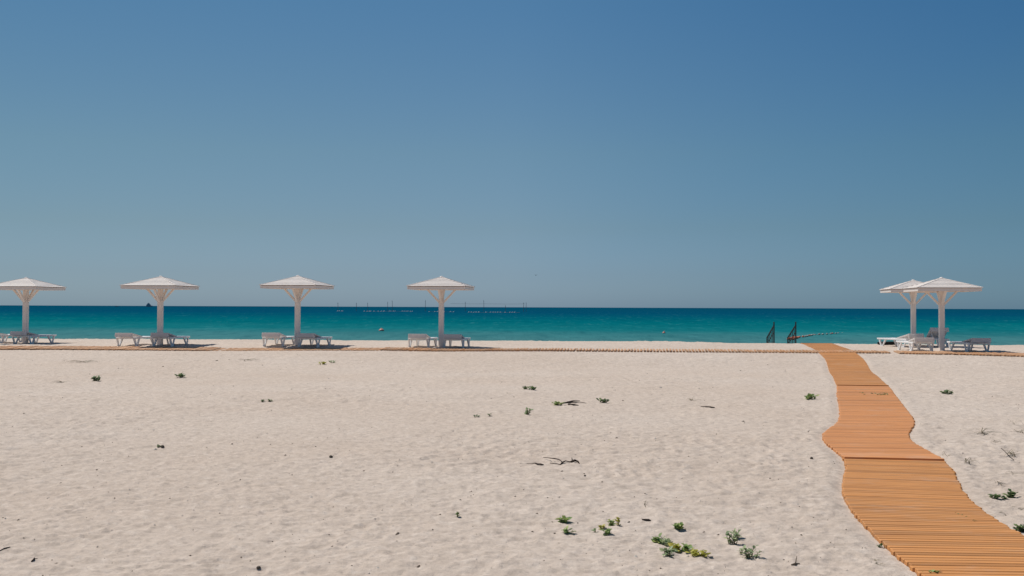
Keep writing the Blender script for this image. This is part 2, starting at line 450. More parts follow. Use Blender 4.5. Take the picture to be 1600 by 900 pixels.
# ------------------------------------------------------------------ boarded walkways
SL_W, SL_T, PITCH = 0.0635, 0.034, 0.078
slat_meshes = []
for k in range(10):
    r_ = random.Random(40 + k)
    mb = MB().box(-0.5 * PATH_W - r_.uniform(-.008, .012), 0.5 * PATH_W + r_.uniform(-.008, .012), -SL_W / 2, SL_W / 2, 0, SL_T)
    slat_meshes.append(mb.mesh('slat', MAT_WOOD_GOLD if k < 5 else MAT_WOOD, bevel=0.004))

def path_stations(y0, y1, pitch):
    """points along the centre line with a constant step"""
    out = []; y = y0
    while y < y1:
        out.append(y)
        dx = float(path_x(y + 0.05) - path_x(y)) / 0.05
        y += pitch / math.sqrt(1 + 0.35 * dx * dx)
    return out
def slat_pose(y, i):
    x = float(path_x(y)); r_ = random.Random(i * 7 + int(y * 100))
    dx = float(path_x(y + 0.5) - path_x(y - 0.5))
    yaw = -0.30 * math.atan(dx) + r_.gauss(0, 0.0012)
    sl = (bz(x, y + .2) - bz(x, y - .2)) / .4
    cross = (bz(x + .5, y) - bz(x - .5, y))
    return Vector((x + r_.gauss(0, .005), y, bz(x, y) - 0.008 + r_.gauss(0, .0006))), (sl, -math.atan(cross) + r_.gauss(0, .0009), yaw)

def walkway(label, y0, y1, lift, single):
    x = float(path_x(y0)); base = Vector((x, y0, bz(x, y0)))
    t = empty('wooden_walkway', base); tag(t, label, 'walkway', 'roll-out sections of the main boarded path')
    st = path_stations(y0, y1, PITCH)
    mbs = MB()
    for i, y in enumerate(st):
        p, (rx, ry, rz) = slat_pose(y, i)
        p.z += lift * max(0, 1 - (y - y0) / 0.55)
        if single:
            o = bpy.data.objects.new('slat', slat_meshes[rng.randrange(5) + (5 if lift else 0)])
            link(o, t); o.location = p - base; o.rotation_euler = (rx, ry, rz)
        else:
            Mx = Matrix.Translation(p - base) @ Matrix.LocRotScale(None, __import__('mathutils').Euler((rx, ry, rz)), None)
            b = MB().box(-PATH_W / 2, PATH_W / 2, -SL_W / 2, SL_W / 2, 0, SL_T)
            mbs.raw([Mx @ Vector(q) for q in b.v], b.f)
    if not single:
        o = mbs.build('slats', MAT_WOOD_GOLD, t); o['kind'] = 'stuff'
    return t
Y_SEAM1 = at(1395, 720.5, True).y; Y_SEAM2 = at(1350, 604.5, True).y
walkway('orange boarded walkway section in the foreground, running out of the picture at the bottom right', 4.6, Y_SEAM1 + 0.02, 0.0, True)
walkway('orange boarded walkway section in the middle distance, bulging to the left between two dark seams', Y_SEAM1 - 0.03, Y_SEAM2, 0.024, True)
walkway('farthest orange boarded walkway section, crossing the side path and reaching the beach crest', Y_SEAM2 + 0.05, 51.0, 0.02, False)

def side_walk(label, px0, px1, width, pitch, sw, mat, dz):
    def u_at(px):
        us = np.linspace(SIDE_PTS[0][0], SIDE_PTS[-1][0], 800)
        vs = side_v(us); xs, ys = xy_of(us, vs)
        pxs = xs / ys * F + PW / 2
        return float(np.interp(px, pxs, us))
    ua, ub = u_at(px0), u_at(px1)
    xa, ya = xy_of((ua + ub) / 2, float(side_v((ua + ub) / 2)))
    base = Vector((xa, ya, bz(xa, ya)))
    t = empty('side_walkway', base); tag(t, label, 'walkway', 'sections of the side path along the beach')
    mb = MB(); u = ua
    while u < ub:
        v = float(side_v(np.array(u))) + rng.gauss(0, .02)
        x, y = xy_of(u, v); z = bz(x, y) - 0.006 + rng.gauss(0, .004) + dz + 0.012 * float(vn(np.array(u / 1.3), np.array(0.5), 91))
        sl = (bz(x + SB * .5, y + CB * .5) - bz(x - SB * .5, y - CB * .5))
        e = __import__('mathutils').Euler((math.atan(sl), 0, -R(BEACH) + rng.gauss(0, .02)))
        Mx = Matrix.Translation(Vector((x, y, z)) - base) @ e.to_matrix().to_4x4()
        b = MB().box(-sw / 2, sw / 2, -width / 2, width / 2, 0, 0.036)
        mb.raw([Mx @ Vector(q) for q in b.v], b.f)
        u += pitch
    o = mb.build('slats', mat, t); o['kind'] = 'stuff'
side_walk('left section of the boarded side path passing in front of the two leftmost parasols', -50, 338, 1.0, 0.092, 0.068, MAT_WOOD_B, 0.0)
side_walk('thin half-buried section of the side path in front of the third parasol from the left', 342, 596, 0.9, 0.10, 0.066, MAT_WOOD_B, -0.026)
side_walk('long boarded side path section from the fourth parasol across the orange main walkway', 600, 1386, 0.85, 0.112, 0.062, MAT_WOOD_B, 0.008)
side_walk('short boarded side path section in front of the pair of parasols on the right', 1402, 1650, 1.05, 0.100, 0.070, MAT_WOOD_B, 0.0)

# ------------------------------------------------------------------ parasols
HALF, EAVE, APEX = 1.07, 2.235, 2.60
def make_parasol():
    t = empty('beach_parasol', (0, 0, 0))
    MB().box(-.088, .088, -.088, .088, -.35, 2.50).build('pole', MAT_PAINT, t, bevel=0.008)
    for k in range(4):
        a = k * math.pi / 2
        o = MB().bar((0, -.085, 1.66), (0, -.56, 2.165), .075, .065).build('brace', MAT_PAINT, t); o.rotation_euler.z = a
        o = MB().box(-.038, .038, -1.043, -.0885, 2.15, 2.222).build('beam', MAT_PAINT, t); o.rotation_euler.z = a
    # roof: thin boarded pyramid under, lapped planks above
    ov = HALF + .012
    deck = MB().raw([(-ov, -ov, EAVE - .004), (ov, -ov, EAVE - .004), (ov, ov, EAVE - .004), (-ov, ov, EAVE - .004), (0, 0, APEX - .02),
                     (-ov, -ov, EAVE - .012), (ov, -ov, EAVE - .012), (ov, ov, EAVE - .012), (-ov, ov, EAVE - .012), (0, 0, APEX - .045)],
                    [(0, 1, 4), (1, 2, 4), (2, 3, 4), (3, 0, 4), (6, 5, 9), (7, 6, 9), (8, 7, 9), (5, 8, 9),
                     (0, 5, 6, 1), (1, 6, 7, 2), (2, 7, 8, 3), (3, 8, 5, 0)]).build('roof', MAT_PAINT, t)
    N = 7; om = HALF + .03
    for i in range(N):
        t0 = i / N; t1 = min(1.0, (i + 1) / N + .035)
        def P(tt, lift, sgn):
            wv_ = om * (1 - tt); return (sgn * wv_, -wv_, EAVE + (APEX - EAVE) * tt + lift)
        lo_, hi_ = .030, .008
        th = .016
        me = MB().hexa([P(t0, lo_ - th, -1), P(t0, lo_ - th, 1), P(t1, hi_ - th * .6, 1), P(t1, hi_ - th * .6, -1),
                        P(t0, lo_, -1), P(t0, lo_, 1), P(t1, hi_, 1), P(t1, hi_, -1)]).mesh('plank', MAT_PAINT)
        for k in range(4):
            o = link(bpy.data.objects.new('plank', me), deck); o.rotation_euler.z = k * math.pi / 2
    for k in range(4):
        a = k * math.pi / 2
        L = HALF if k % 2 == 0 else HALF - .0245
        o = MB().box(-L, L, -HALF, -HALF + .024, 2.128, 2.228).build('fascia_board', MAT_PAINT, t); o.rotation_euler.z = a
        o = MB().bar((-om, -om, EAVE + .028), (0, 0, APEX + .022), .035, .014).build('hip_strip', MAT_PAINT, deck); o.rotation_euler.z = a
    MB().lathe([(0, APEX + .05), (.05, APEX + .04), (.075, APEX + .012), (.07, APEX - .02)], 8).build('cap', MAT_PAINT, deck)
    return t

def uvp(u, v):
    x, y = xy_of(u, v); return Vector((x, y, gz(x, y)))
def uv_from(px, dist):
    x = (px - PW / 2) / F * dist; return uv_of(x, dist)

PAR = [(40.5, 42.4, 'white wooden parasol farthest left, its roof cut by the left edge of the picture'),
       (250.8, 40.55, 'white wooden parasol second from left, close to the dark ship on the horizon'),
       (465.3, 40.05, 'white wooden parasol third from left, just left of the fishing stakes'),
       (689.8, 39.65, 'white wooden parasol fourth from left, standing before the row of fishing stakes'),
       (1471.2, 37.9, 'nearer and larger of the two white parasols at the right'),
       (1427.0, 42.3, 'farther of the two white parasols at the right, partly hidden behind the nearer one')]
proto = make_parasol(); par_uv = []
for i, (px, d, lab) in enumerate(PAR):
    o = proto if i == 0 else copy_tree(proto)
    u, v = uv_from(px, d); x, y = xy_of(u, v); par_uv.append((u, v))
    o.location = (x, y, gz(x, y)); o.rotation_euler.z = -R(BEACH) + (0, .01, -.012, .008, .0, -.02)[i]
    tag(o, lab, 'parasol', 'white wooden beach parasols')

# ------------------------------------------------------------------ sun loungers (head at -y, feet at +y)
def make_lounger(back_deg):
    t = empty('sun_lounger', (0, 0, 0))
    Hh, Wd = .315, .34
    HY = -.22
    seat = MB()
    for s_ in (-1, 1):
        seat.box(s_ * Wd - .035, s_ * Wd + .035, HY - .68, .95, Hh - .06, Hh)
    seat.box(-Wd + .0355, Wd - .0355, .88, .948, Hh - .055, Hh - .002)
    seat.box(-Wd + .0355, Wd - .0355, HY - .03, HY + .03, Hh - .055, Hh - .006)
    seat.box(-Wd + .0355, Wd - .0355, HY - .675, HY - .62, Hh - .055, Hh - .006)
    seat.build('frame', MAT_PLASTIC, t, bevel=.008)
    sl = MB(); y = HY + .05
    while y < .86:
        sl.box(-Wd + .036, Wd - .036, y, y + .062, Hh - .028, Hh - .004); y += .075
    sl.build('seat', MAT_PLASTIC, t)
    # backrest, hinged at HY
    bk = MB(); L = .76; y = .03
    for s_ in (-1, 1): bk.bar((s_ * (Wd - .03), 0, 0), (s_ * (Wd - .03), -L, 0), .055, .045)
    bk.box(-Wd + .0, Wd - .0, -L - .05, -L + .0005, -.13, .026)
    while y < L - .03:
        bk.box(-Wd + .058, Wd - .058, -y - .065, -y, -.014, .014); y += .071
    o = bk.build('backrest', MAT_GREYPL, t)
    o.location = (0, HY, Hh + .005); o.rotation_euler.x = -R(back_deg)
    if back_deg > 8:
        e = Vector((0, HY - .45 * math.cos(R(back_deg)), Hh + .45 * math.sin(R(back_deg)) - .02))
        for s_ in (-1, 1): MB().bar((s_ * .22, HY - .62, Hh - .03), (s_ * .22, e.y, e.z), .03, .02).build('prop', MAT_PLASTIC, t)
    for s_ in (-1, 1):
        for yy, k in ((-.62, -1), (.58, 1)):
            lg = MB()
            x = s_ * (Wd - .002)
            lg.bar((x, yy + k * .24, Hh - .045), (x + s_ * .02, yy + k * .10, .0), .05, .075, .045, .05)
            lg.bar((x, yy - k * .16, Hh - .045), (x + s_ * .02, yy + k * .02, .0), .05, .07, .045, .045)
            lg.box(min(x + s_ * .045, x - s_ * .005), max(x + s_ * .045, x - s_ * .005), yy + k * .06 - .09, yy + k * .06 + .09, -.05, .025)
            lg.build('leg', MAT_PLASTIC, t)
    return t

protos = {}
def lounger(u, v, turn, deg, lab):
    if deg not in protos:
        o = protos[deg] = make_lounger(deg)
    else: o = copy_tree(protos[deg])
    x, y = xy_of(u, v); a = -R(BEACH) + R(turn)
    zs = [gz(x + dx * math.cos(a) - dy * math.sin(a), y + dx * math.sin(a) + dy * math.cos(a)) for dx in (-.34, .34) for dy in (-.65, .65)]
    o.location = (x, y, sum(zs) / 4 + .008); o.rotation_euler.z = a
    tag(o, lab, 'sun lounger', 'white plastic loungers under the parasols')
for i, (a, b, t1, t2) in enumerate(((-.86, .50, 0, -2), (-.86, .53, -1, 2), (-.64, .75, 1, -1), (-.66, .63, 0, 1))):
    u, v = par_uv[i]; nth = ('leftmost', 'second', 'third', 'fourth')[i]
    nm = ('parasol farthest left', 'second parasol from the left', 'third parasol from the left', 'fourth parasol from the left')[i]
    lounger(u + a, v - .15, t1, 10 if i else 6, 'white lounger at the left of the pole of the ' + nm)
    lounger(u + b, v - .20, t2, 10, 'white lounger at the right of the pole of the ' + nm)
u, v = par_uv[4]
lounger(u - .95, v - .10, 5, 10, 'white lounger left of the nearer right parasol, its backrest low, nearest the side path')
lounger(u + .88, v - .12, 8, 10, 'rightmost white lounger, right of the pole of the nearer right parasol')
u, v = par_uv[5]
lounger(u - .65, v - .55, 24, 13, 'white lounger at the left of the right cluster, standing over a low black bundle')
lounger(u + .74, v - .1, 0, 30, 'lounger with steeply raised grey backrest beside the pole of the nearer right parasol')

# the black bundle under the lounger
q = at(1390, 539.2)
mb = MB()
prof = []
ang = 14
vs = []; fs = []; nr = 7
for i in range(nr + 1):
    tt = i / nr
    for k in range(ang):
        a = 2 * math.pi * k / ang
        rr = math.sin(math.pi * (0.08 + .84 * tt)) ** .5
        vs.append(((tt - .5) * .78, math.cos(a) * .17 * rr, .085 + math.sin(a) * .095 * rr * (1 + .25 * math.sin(3 * tt + k))))
for i in range(nr):
    for k in range(ang):
        fs.append((i * ang + k, i * ang + (k + 1) % ang, (i + 1) * ang + (k + 1) % ang, (i + 1) * ang + k))
fs.append(tuple(range(ang))); fs.append(tuple(nr * ang + k for k in range(ang))[::-1])
o = mb.raw(vs, fs).build('black_bundle', MAT_BLACK, smooth=True)
o.location = (q.x, q.y + .25, gz(q.x, q.y + .25) - .02); o.rotation_euler.z = -.1
tag(o, 'low black bundle lying on the sand under the leftmost lounger of the right cluster', 'bundle')

# ------------------------------------------------------------------ handrails of the steps to the water
def handrail(pn, pf, lab):
    n = at_depth(pn[0], pn[1], 47.5); f = at_depth(pf[0], pf[1], 49.2)
    zb = lambda x, y: gz(x, y)
    t = empty('handrail', (n.x, n.y, zb(n.x, n.y)))
    tag(t, lab, 'handrail', 'black iron handrails of the water steps')
    b = Vector(t.location); d = f - n
    def L(k, top): return n + d * k + Vector((0, 0, top)) - b
    for k, ex in ((0, .09), (1, .03)):
        pt = n + d * k
        zg = zb(pt.x, pt.y) - .1
        o = MB().bar((pt - b) + Vector((0, 0, ex)), Vector((pt.x, pt.y, zg)) - b, .05, .05).build('post', MAT_IRON, t)
        if k == 0:
            c_ = (pt - b) + Vector((0, 0, ex))
            MB().lathe([(0.0, .075), (.03, .06), (.036, .03), (.02, 0)], 8, c_).build('finial', MAT_IRON, o)
    MB().bar(L(-.02, 0), L(1.02, 0), .05, .045).build('top_rail', MAT_IRON, t)
    MB().bar(L(0.02, -.30), L(.98, -.30), .028, .028).build('middle_rail', MAT_IRON, t)
    MB().bar(L(0.02, -.82), L(.98, -.82), .028, .028).build('bottom_rail', MAT_IRON, t)
    for k in (.2, .4, .6, .8):
        MB().bar(L(k, -.012), L(k, -.83), .026, .026).build('baluster', MAT_IRON, t)
handrail((1209.3, 508.5), (1198.5, 527.5), 'left one of the two black iron handrails rising behind the beach crest')
handrail((1243.3, 508.3), (1231.0, 527.5), 'right one of the two black iron handrails, in front of the orange floats')

# ------------------------------------------------------------------ floats, buoys, fishing stakes, boats
def ell(mb, c, rx, ry, rz, n=10, m_=6):
    vs = []; fs = []
    for i in range(m_ + 1):
        th = math.pi * i / m_
        for k in range(n):
            a = 2 * math.pi * k / n
            vs.append((c[0] + rx * math.sin(th) * math.cos(a), c[1] + ry * math.sin(th) * math.sin(a), c[2] + rz * math.cos(th)))
    for i in range(m_):
        for k in range(n):
            fs.append((i * n + k, (i + 1) * n + k, (i + 1) * n + (k + 1) % n, i * n + (k + 1) % n))
    return mb.raw(vs, fs)

def buoy(px, py, r_, mat, lab):
    q = on_sea(px, py)
    t = empty('buoy', (q.x, q.y, SEA_Z)); tag(t, lab, 'buoy', 'buoys floating off the beach')
    ell(MB(), (0, 0, .02), r_, r_, r_ * .8).build('body', mat, t, smooth=True)
    MB().lathe([(.0, r_ * .8 + .12), (.04, r_ * .8 + .1), (.045, r_ * .7)], 8).build('eye', mat, t)
buoy(596, 517, .30, MAT_PINK, 'faded pink buoy floating between the third and fourth parasols from the left')
buoy(1037.5, 520.5, .17, MAT_PINK, 'small pale buoy floating alone in the middle of the bay')

t0 = on_sea(1231, 531)
t = empty('float_line', (t0.x, t0.y, SEA_Z)); tag(t, 'string of orange and tan floats curving out to sea beside the right handrail', 'float line')
pts = []
for px, py in ((1229, 531.5), (1237, 530.3), (1246, 528.3), (1257, 526.3), (1270, 524.4), (1285, 523), (1300, 522), (1314, 521.3)):
    pts.append(on_sea(px, py) - t0)
cum = [0]
for a, b in zip(pts, pts[1:]): cum.append(cum[-1] + (b - a).length)
def along(s_):
    for i in range(len(pts) - 1):
        if s_ <= cum[i + 1]: return pts[i].lerp(pts[i + 1], (s_ - cum[i]) / (cum[i + 1] - cum[i]))
    return pts[-1]
rope = [along(cum[-1] * k / 60) + Vector((0, 0, .06)) for k in range(61)]
MB().tube(rope, [.012] * 61, 4).build('rope', MAT_SAND_FLOAT, t)
nf = 34
for k in range(nf):
    s_ = cum[-1] * k / (nf - 1)
    c_ = along(s_)
    orange = k < 11 or k % 6 == 0
    rr = .15 if k < 8 else .085
    o = ell(MB(), (0, 0, .0), rr * 1.3, rr, rr).build('float', MAT_ORANGE if orange else MAT_SAND_FLOAT, t, smooth=True)
    o.location = (c_.x + rng.gauss(0, .15), c_.y + rng.gauss(0, .15), .06)

SD = 620.0
stk = [(528, 472.5, 'leftmost fishing stake, standing at the left end of the stake row'),
       (556.7, 473, 'second fishing stake from the left of the row on the horizon'),
       (574.5, 473, 'third fishing stake from the left of the row on the horizon'),
       (605.7, 471.5, 'fourth fishing stake from the left, left one of a close pair'),
       (613, 469.5, 'fifth fishing stake from the left, taller right one of a close pair'),
       (664.5, 469, 'tall fishing stake just left of the fourth parasol pole'),
       (727, 471.5, 'first fishing stake right of the fourth parasol pole'),
       (756, 469, 'tall fishing stake, second to the right of the fourth parasol pole'),
       (790, 477, 'short fishing stake near the right end of the stake row'),
       (818, 472.5, 'last fishing stake but one at the right end of the row'),
       (822, 472.5, 'rightmost fishing stake of the row on the horizon')]
for px, py, lab in stk:
    d_ = SD + rng.uniform(-25, 25)
    top = at_depth(px, py, d_)
    t = empty('fishing_stake', (top.x, top.y, SEA_Z)); tag(t, lab, 'stake', 'fishing stakes standing out at sea')
    hgt = top.z - SEA_Z
    MB().tube([(0, 0, -1.0), (.05, 0, hgt * .5), (rng.uniform(-.15, .15), 0, hgt)], [.13, .11, .09], 7).build('pole', MAT_STAKE, t)
    MB().box(-.24, .24, -.06, .06, hgt * .86, hgt * .86 + .12).build('crosspiece', MAT_STAKE, t)
for (a, b, yy, lab) in ((527, 536, 486.3, 'tiny white float line at the left end of the fishing stakes'),
                        (569, 600, 486.8, 'white net float line between the third and fourth fishing stakes'),
                        (601, 645, 486.6, 'white net float line left of the fourth parasol pole, under the paired stakes'),
                        (671, 688, 487.2, 'short white net float line touching the fourth parasol pole from the left'),
                        (694, 709, 487.5, 'short white net float line just right of the fourth parasol pole'),
                        (733, 812, 488.2, 'long white net float line at the right end of the fishing stakes')):
    p0 = on_sea(a, yy); p1 = on_sea(b, yy + (b - a) * .00375)
    t = empty('net_float_line', (p0.x, p0.y, SEA_Z)); tag(t, lab, 'float line', 'net float lines among the fishing stakes')
    n = max(4, int((p1 - p0).length / 1.1)); mb = MB()
    for k in range(n):
        if rng.random() < .25: continue
        c_ = (p1 - p0) * (k / (n - 1)); ell(mb, (c_.x, c_.y + rng.gauss(0, 2.0), .1), .42, .3, .22 + .1 * rng.random(), 6, 4)
    mb.build('floats', MAT_WHITEFLOAT, t)['kind'] = 'stuff'
    MB().tube([(0, 0, .05), tuple((p1 - p0) * .5 + Vector((0, 1.5, .05))), tuple(p1 - p0 + Vector((0, 0, .05)))], [.05] * 3, 4).build('rope', MAT_STAKE, t)
# rope strung between the stakes right of the parasol
pa = at_depth(704, 474.3, SD); pb = at_depth(820, 474.8, SD)
o = MB().tube([(0, 0, 0), (pb - pa) * .25 + Vector((0, 0, -.15)), (pb - pa) * .5 + Vector((0, 0, -.05)), (pb - pa) * .75 + Vector((0, 0, -.15)), pb - pa], [.05] * 5, 4).build('stake_rope', MAT_STAKE)
o.location = pa; tag(o, 'thin rope strung across the tops of the right-hand fishing stakes', 'rope')

# ship on the horizon
SHD = 3000.0
c0 = at_depth(233.2, 478.2, SHD); k = SHD / F
t = empty('fishing_ship', (c0.x, c0.y, SEA_Z)); t.scale = (1, 1, 1.25); tag(t, 'small dark ship on the horizon just left of the second parasol pole', 'ship')
hl = MB()
hv = []
for (x, wd, zt) in ((-5.2, 1.2, 2.6), (-4.4, 2.6, 2.0), (-1, 3.0, 1.6), (3.4, 2.6, 1.9), (5.2, .25, 3.2)):
    hv += [(x * k * .92, -wd, -1.0), (x * k * .92, -wd * 1.1, zt), (x * k * .92, wd * 1.1, zt), (x * k * .92, wd, -1.0)]
hf = []
for i in range(4):
    for j in range(3): hf.append((i * 4 + j, i * 4 + j + 1, (i + 1) * 4 + j + 1, (i + 1) * 4 + j))
hf += [(0, 1, 2, 3), (16, 19, 18, 17)]
for i in range(4): hf.append((i * 4 + 1, i * 4 + 2, i * 4 + 6, i * 4 + 5))
hl.raw(hv, hf).build('hull', MAT_SHIP, t)
MB().hexa([(-4.6 * k, -2, 1.2), (3.6 * k, -2, 1.2), (3.6 * k, 2, 1.2), (-4.6 * k, 2, 1.2), (-3.9 * k, -1.8, 5.4), (2.0 * k, -1.8, 4.4), (2.0 * k, 1.8, 4.4), (-3.9 * k, 1.8, 5.4)]).build('deckhouse', MAT_SHIP, t)
MB().hexa([(-3.4 * k, -1.6, 4.9), (1.2 * k, -1.6, 4.4), (1.2 * k, 1.6, 4.4), (-3.4 * k, 1.6, 4.9), (-2.2 * k, -1.3, 8.4), (.1 * k, -1.3, 8.0), (.1 * k, 1.3, 8.0), (-2.2 * k, 1.3, 8.4)]).build('wheelhouse', MAT_SHIP, t)
MB().tube([(-.9 * k, 0, 8.0), (-.9 * k, 0, 9.6)], [.5, .25], 6).build('mast', MAT_SHIP, t)
MB().box(1.3 * k, 1.8 * k, -1, 1, 4.2, 5.6).build('funnel', MAT_SHIPW, t)
c0 = at_depth(182.5, 478, SHD)
t = empty('small_boat', (c0.x, c0.y, SEA_Z)); tag(t, 'tiny boat on the horizon midway between the two leftmost parasols', 'boat')
MB().hexa([(-3.5, -1, -.5), (3.5, -1, -.5), (3.5, 1, -.5), (-3.5, 1, -.5), (-4.6, -1.3, 1.1), (5.4, -1.3, 1.3), (5.4, 1.3, 1.3), (-4.6, 1.3, 1.1)]).build('hull', MAT_SHIP, t)
MB().box(-3.4, -.4, -1, 1, 1.05, 2.6).build('cabin', MAT_SHIPW, t)

# bird
c0 = at_depth(837.2, 430, 120)
t = empty('bird', c0, .4); t.scale = (.6, .6, .6); tag(t, 'tiny dark bird flying above the horizon right of the fourth parasol', 'bird')
bm_ = MB(); ell(bm_, (0, 0, 0), .06, .17, .06, 8, 6)
for s_ in (-1, 1):
    bm_.hexa([(s_ * .03, -.07, .0), (s_ * .03, .07, .0), (s_ * .20, .05, .09), (s_ * .20, -.05, .09), (s_ * .03, -.07, .02), (s_ * .03, .07, .02), (s_ * .20, .05, .10), (s_ * .20, -.05, .10)])
    bm_.hexa([(s_ * .20, -.05, .09), (s_ * .20, .05, .09), (s_ * .38, -.02, .05), (s_ * .38, -.05, .05), (s_ * .20, -.05, .10), (s_ * .20, .05, .10), (s_ * .38, -.02, .06), (s_ * .38, -.05, .06)])
bm_.hexa([(-.02, -.30, 0), (.02, -.30, 0), (.03, -.15, 0), (-.03, -.15, 0), (-.03, -.30, .012), (.03, -.30, .012), (.03, -.15, .02), (-.03, -.15, .02)])
bm_.build('body', MAT_BIRD, t)

# ------------------------------------------------------------------ plants
def leaf(mb, base, d, ln, wd, curl, rg):
    d = d.normalized()
    sidev = d.cross(Vector((rg.gauss(0, .35), rg.gauss(0, .35), 1))).normalized(); n = sidev.cross(d).normalized()
    P = lambda t, s_: base + d * ln * t + sidev * wd * s_ + n * (-curl * ln * t * t + .10 * wd * abs(s_) * 2)
    wave = rg.uniform(-.12, .12)
    vs = [P(0, 0), P(.25, -.38), P(.28, 0), P(.25, .38), P(.62, -.5 + wave), P(.65, 0), P(.62, .5 + wave), P(1, 0)]
    mb.raw(vs, [(0, 2, 1), (0, 3, 2), (1, 2, 5, 4), (2, 3, 6, 5), (4, 5, 7), (5, 6, 7)])

def plant(px, py, wpx, hpx, mat, lab, seed, nst=7, lpx=6.0, spread=1.0, name='beach_plant', cat='plant', density=1.0, lean=0.0):
    rg = random.Random(seed)
    q = at(px, py); s_ = q.y / F                       # metres per photograph pixel at that distance
    W, Hh, LL = wpx * s_, hpx * s_, lpx * s_
    t = empty(name, q); tag(t, lab, cat, 'plants growing on the sand')
    fo = MB(); st = MB()
    for i in range(nst):
        a = rg.uniform(0, 2 * math.pi); rr = (rg.random() ** .6)
        foot = Vector((math.cos(a) * W * .22 * rr, math.sin(a) * W * .25 * rr, -.01))
        tip = Vector((math.cos(a) * W * .50 * rr * spread + lean * W, math.sin(a) * W * .45 * rr * spread, Hh * rg.uniform(.55, 1.0) * (1 - .35 * rr)))
        foot.z = gz(q.x + foot.x, q.y + foot.y) - q.z - .01
        midp = (foot + tip) / 2 + Vector((rg.gauss(0, .06) * W, rg.gauss(0, .06) * W, .12 * Hh))
        st.tube([foot, midp, tip], [.06 * LL + .0015, .045 * LL + .001, .02 * LL + .0008], 5)
        nl = max(3, int(rg.randint(4, 7) * density))
        for j in range(nl):
            k = .06 + .94 * (j + .5) / nl
            b = foot.lerp(midp, k * 2) if k < .5 else midp.lerp(tip, k * 2 - 1)
            aa = rg.uniform(0, 2 * math.pi)
            leaf(fo, b, Vector((math.cos(aa), math.sin(aa), rg.uniform(.15, 1.1))), LL * rg.uniform(.8, 1.6), LL * rg.uniform(.6, 1.0), rg.uniform(.0, .35), rg)
    fo.build('foliage', mat, t, smooth=False); st.build('stem', MAT_STEM, t, smooth=True)
    return t
G, GG, GY, GD = MAT_LEAF, MAT_LEAF_GREY, MAT_LEAF_YEL, MAT_LEAF_DARK
plant(879, 816, 20, 7, G, 'low flat green plant, upper left of the foreground seedlings', 1, 6, 7)
plant(888, 834, 13, 10, G, 'small green seedling just below the low flat plant', 2, 4, 6)
plant(931, 832, 10, 7, GG, 'pale sparse seedling at the left of the foreground trio', 3, 3, 5, density=.7)
plant(943, 826, 12, 7, GY, 'yellowish sprig in the middle of the foreground plants', 4, 3, 5)
plant(949, 836, 14, 11, G, 'green leafy plant lowest of the small middle foreground group', 5, 5, 6)
plant(955, 821, 12, 10, G, 'dark green tuft left of the upright yellow-green seedling', 6, 5, 5)
plant(967, 821, 10, 15, GY, 'upright yellow-green seedling at the right of the small middle group', 7, 4, 5)
plant(1061, 828, 20, 9, G, 'dark green rosette standing alone above the big leafy clump', 8, 7, 7)
plant(1031, 849, 16, 12, G, 'leafy plant at the upper left of the big foreground clump', 9, 5, 8)
plant(1043, 853, 18, 11, GG, 'grey-green leafy plant in the middle of the big foreground clump', 10, 6, 7)
plant(1044, 868, 18, 12, GG, 'pale leafy plant at the lower left of the big foreground clump', 11, 5, 8)
plant(1060, 863, 18, 14, GY, 'bright yellow-green plant in the heart of the big foreground clump', 12, 5, 9)
plant(1074, 863, 13, 13, G, 'upright green plant beside the yellow-green mat', 13, 3, 9)
plant(1093, 867, 34, 6, GY, 'low yellow-green mat at the right end of the big foreground clump', 14, 16, 6, 1.1)
plant(1144, 850, 30, 24, GG, 'tall bushy grey-green plant right of the yellow-green mat', 15, 10, 6)
plant(1152, 842, 16, 22, GG, 'airy upper shoots behind the tall bushy grey-green plant', 16, 5, 5, density=.7)
plant(1174, 872, 30, 23, GG, 'bushy grey-green plant casting a shadow at the lower right of the clump', 17, 8, 6, lean=.1)
plant(1159, 866, 14, 12, GG, 'thin sprig left of the bushy plant with the long shadow', 18, 3, 5, density=.7)
plant(150, 596, 13, 9, GD, 'dark green bush far left on the sand below the leftmost parasol', 19, 9, 4)
plant(282, 590, 14, 6, GD, 'dark green bush on the sand below the second parasol', 20, 8, 4)
plant(503, 569, 16, 5, GY, 'yellowish tuft beyond the bare sand, right of the third parasol', 21, 7, 3)
plant(517, 566.5, 14, 3, GG, 'sparse pale sprigs trailing right of the yellowish tuft', 22, 5, 3, density=.6)
plant(824, 648, 9, 14, GG, 'upright pale green plant below the flat green patch at centre', 23, 5, 5)
plant(821, 608, 7, 5, GD, 'left end of the flat dark green patch at centre', 24, 4, 4)
plant(830, 609, 15, 5, GD, 'right end of the flat dark green patch at centre', 25, 6, 4)
plant(943, 629, 17, 6, GD, 'compact dark green cushion right of the dry twigs', 26, 9, 4)
plant(873, 633, 17, 7, G, 'green plant growing at the left end of the dark twig heap', 27, 7, 4)
plant(1266, 624, 20, 9, G, 'spreading green plant on the sand left of the walkway', 28, 8, 5)
plant(1480, 615, 19, 5, GD, 'low dark green plant on the sand right of the walkway, below the right parasols', 29, 8, 4)
plant(1554, 780, 15, 8, GD, 'compact dark green plant right of the walkway', 30, 8, 6)
plant(1579, 779, 16, 13, GD, 'taller dark green plant next to the compact one right of the walkway', 31, 8, 6)
plant(1568, 780, 6, 5, GD, 'tiny sprig between the two dark green plants right of the walkway', 32, 3, 4)
plant(1597, 831, 14, 12, GD, 'dark green plant at the right edge of the picture', 33, 7, 6)
plant(1588, 829, 6, 5, GD, 'tiny sprig left of the plant at the right edge', 34, 3, 4)
plant(250, 699, 6, 5, GD, 'tiny dark sprig alone on the left sand', 35, 3, 3.5)
plant(716, 808, 6, 12, GD, 'single thin dark sprig left of the foreground seedlings', 36, 2, 5, density=.8)
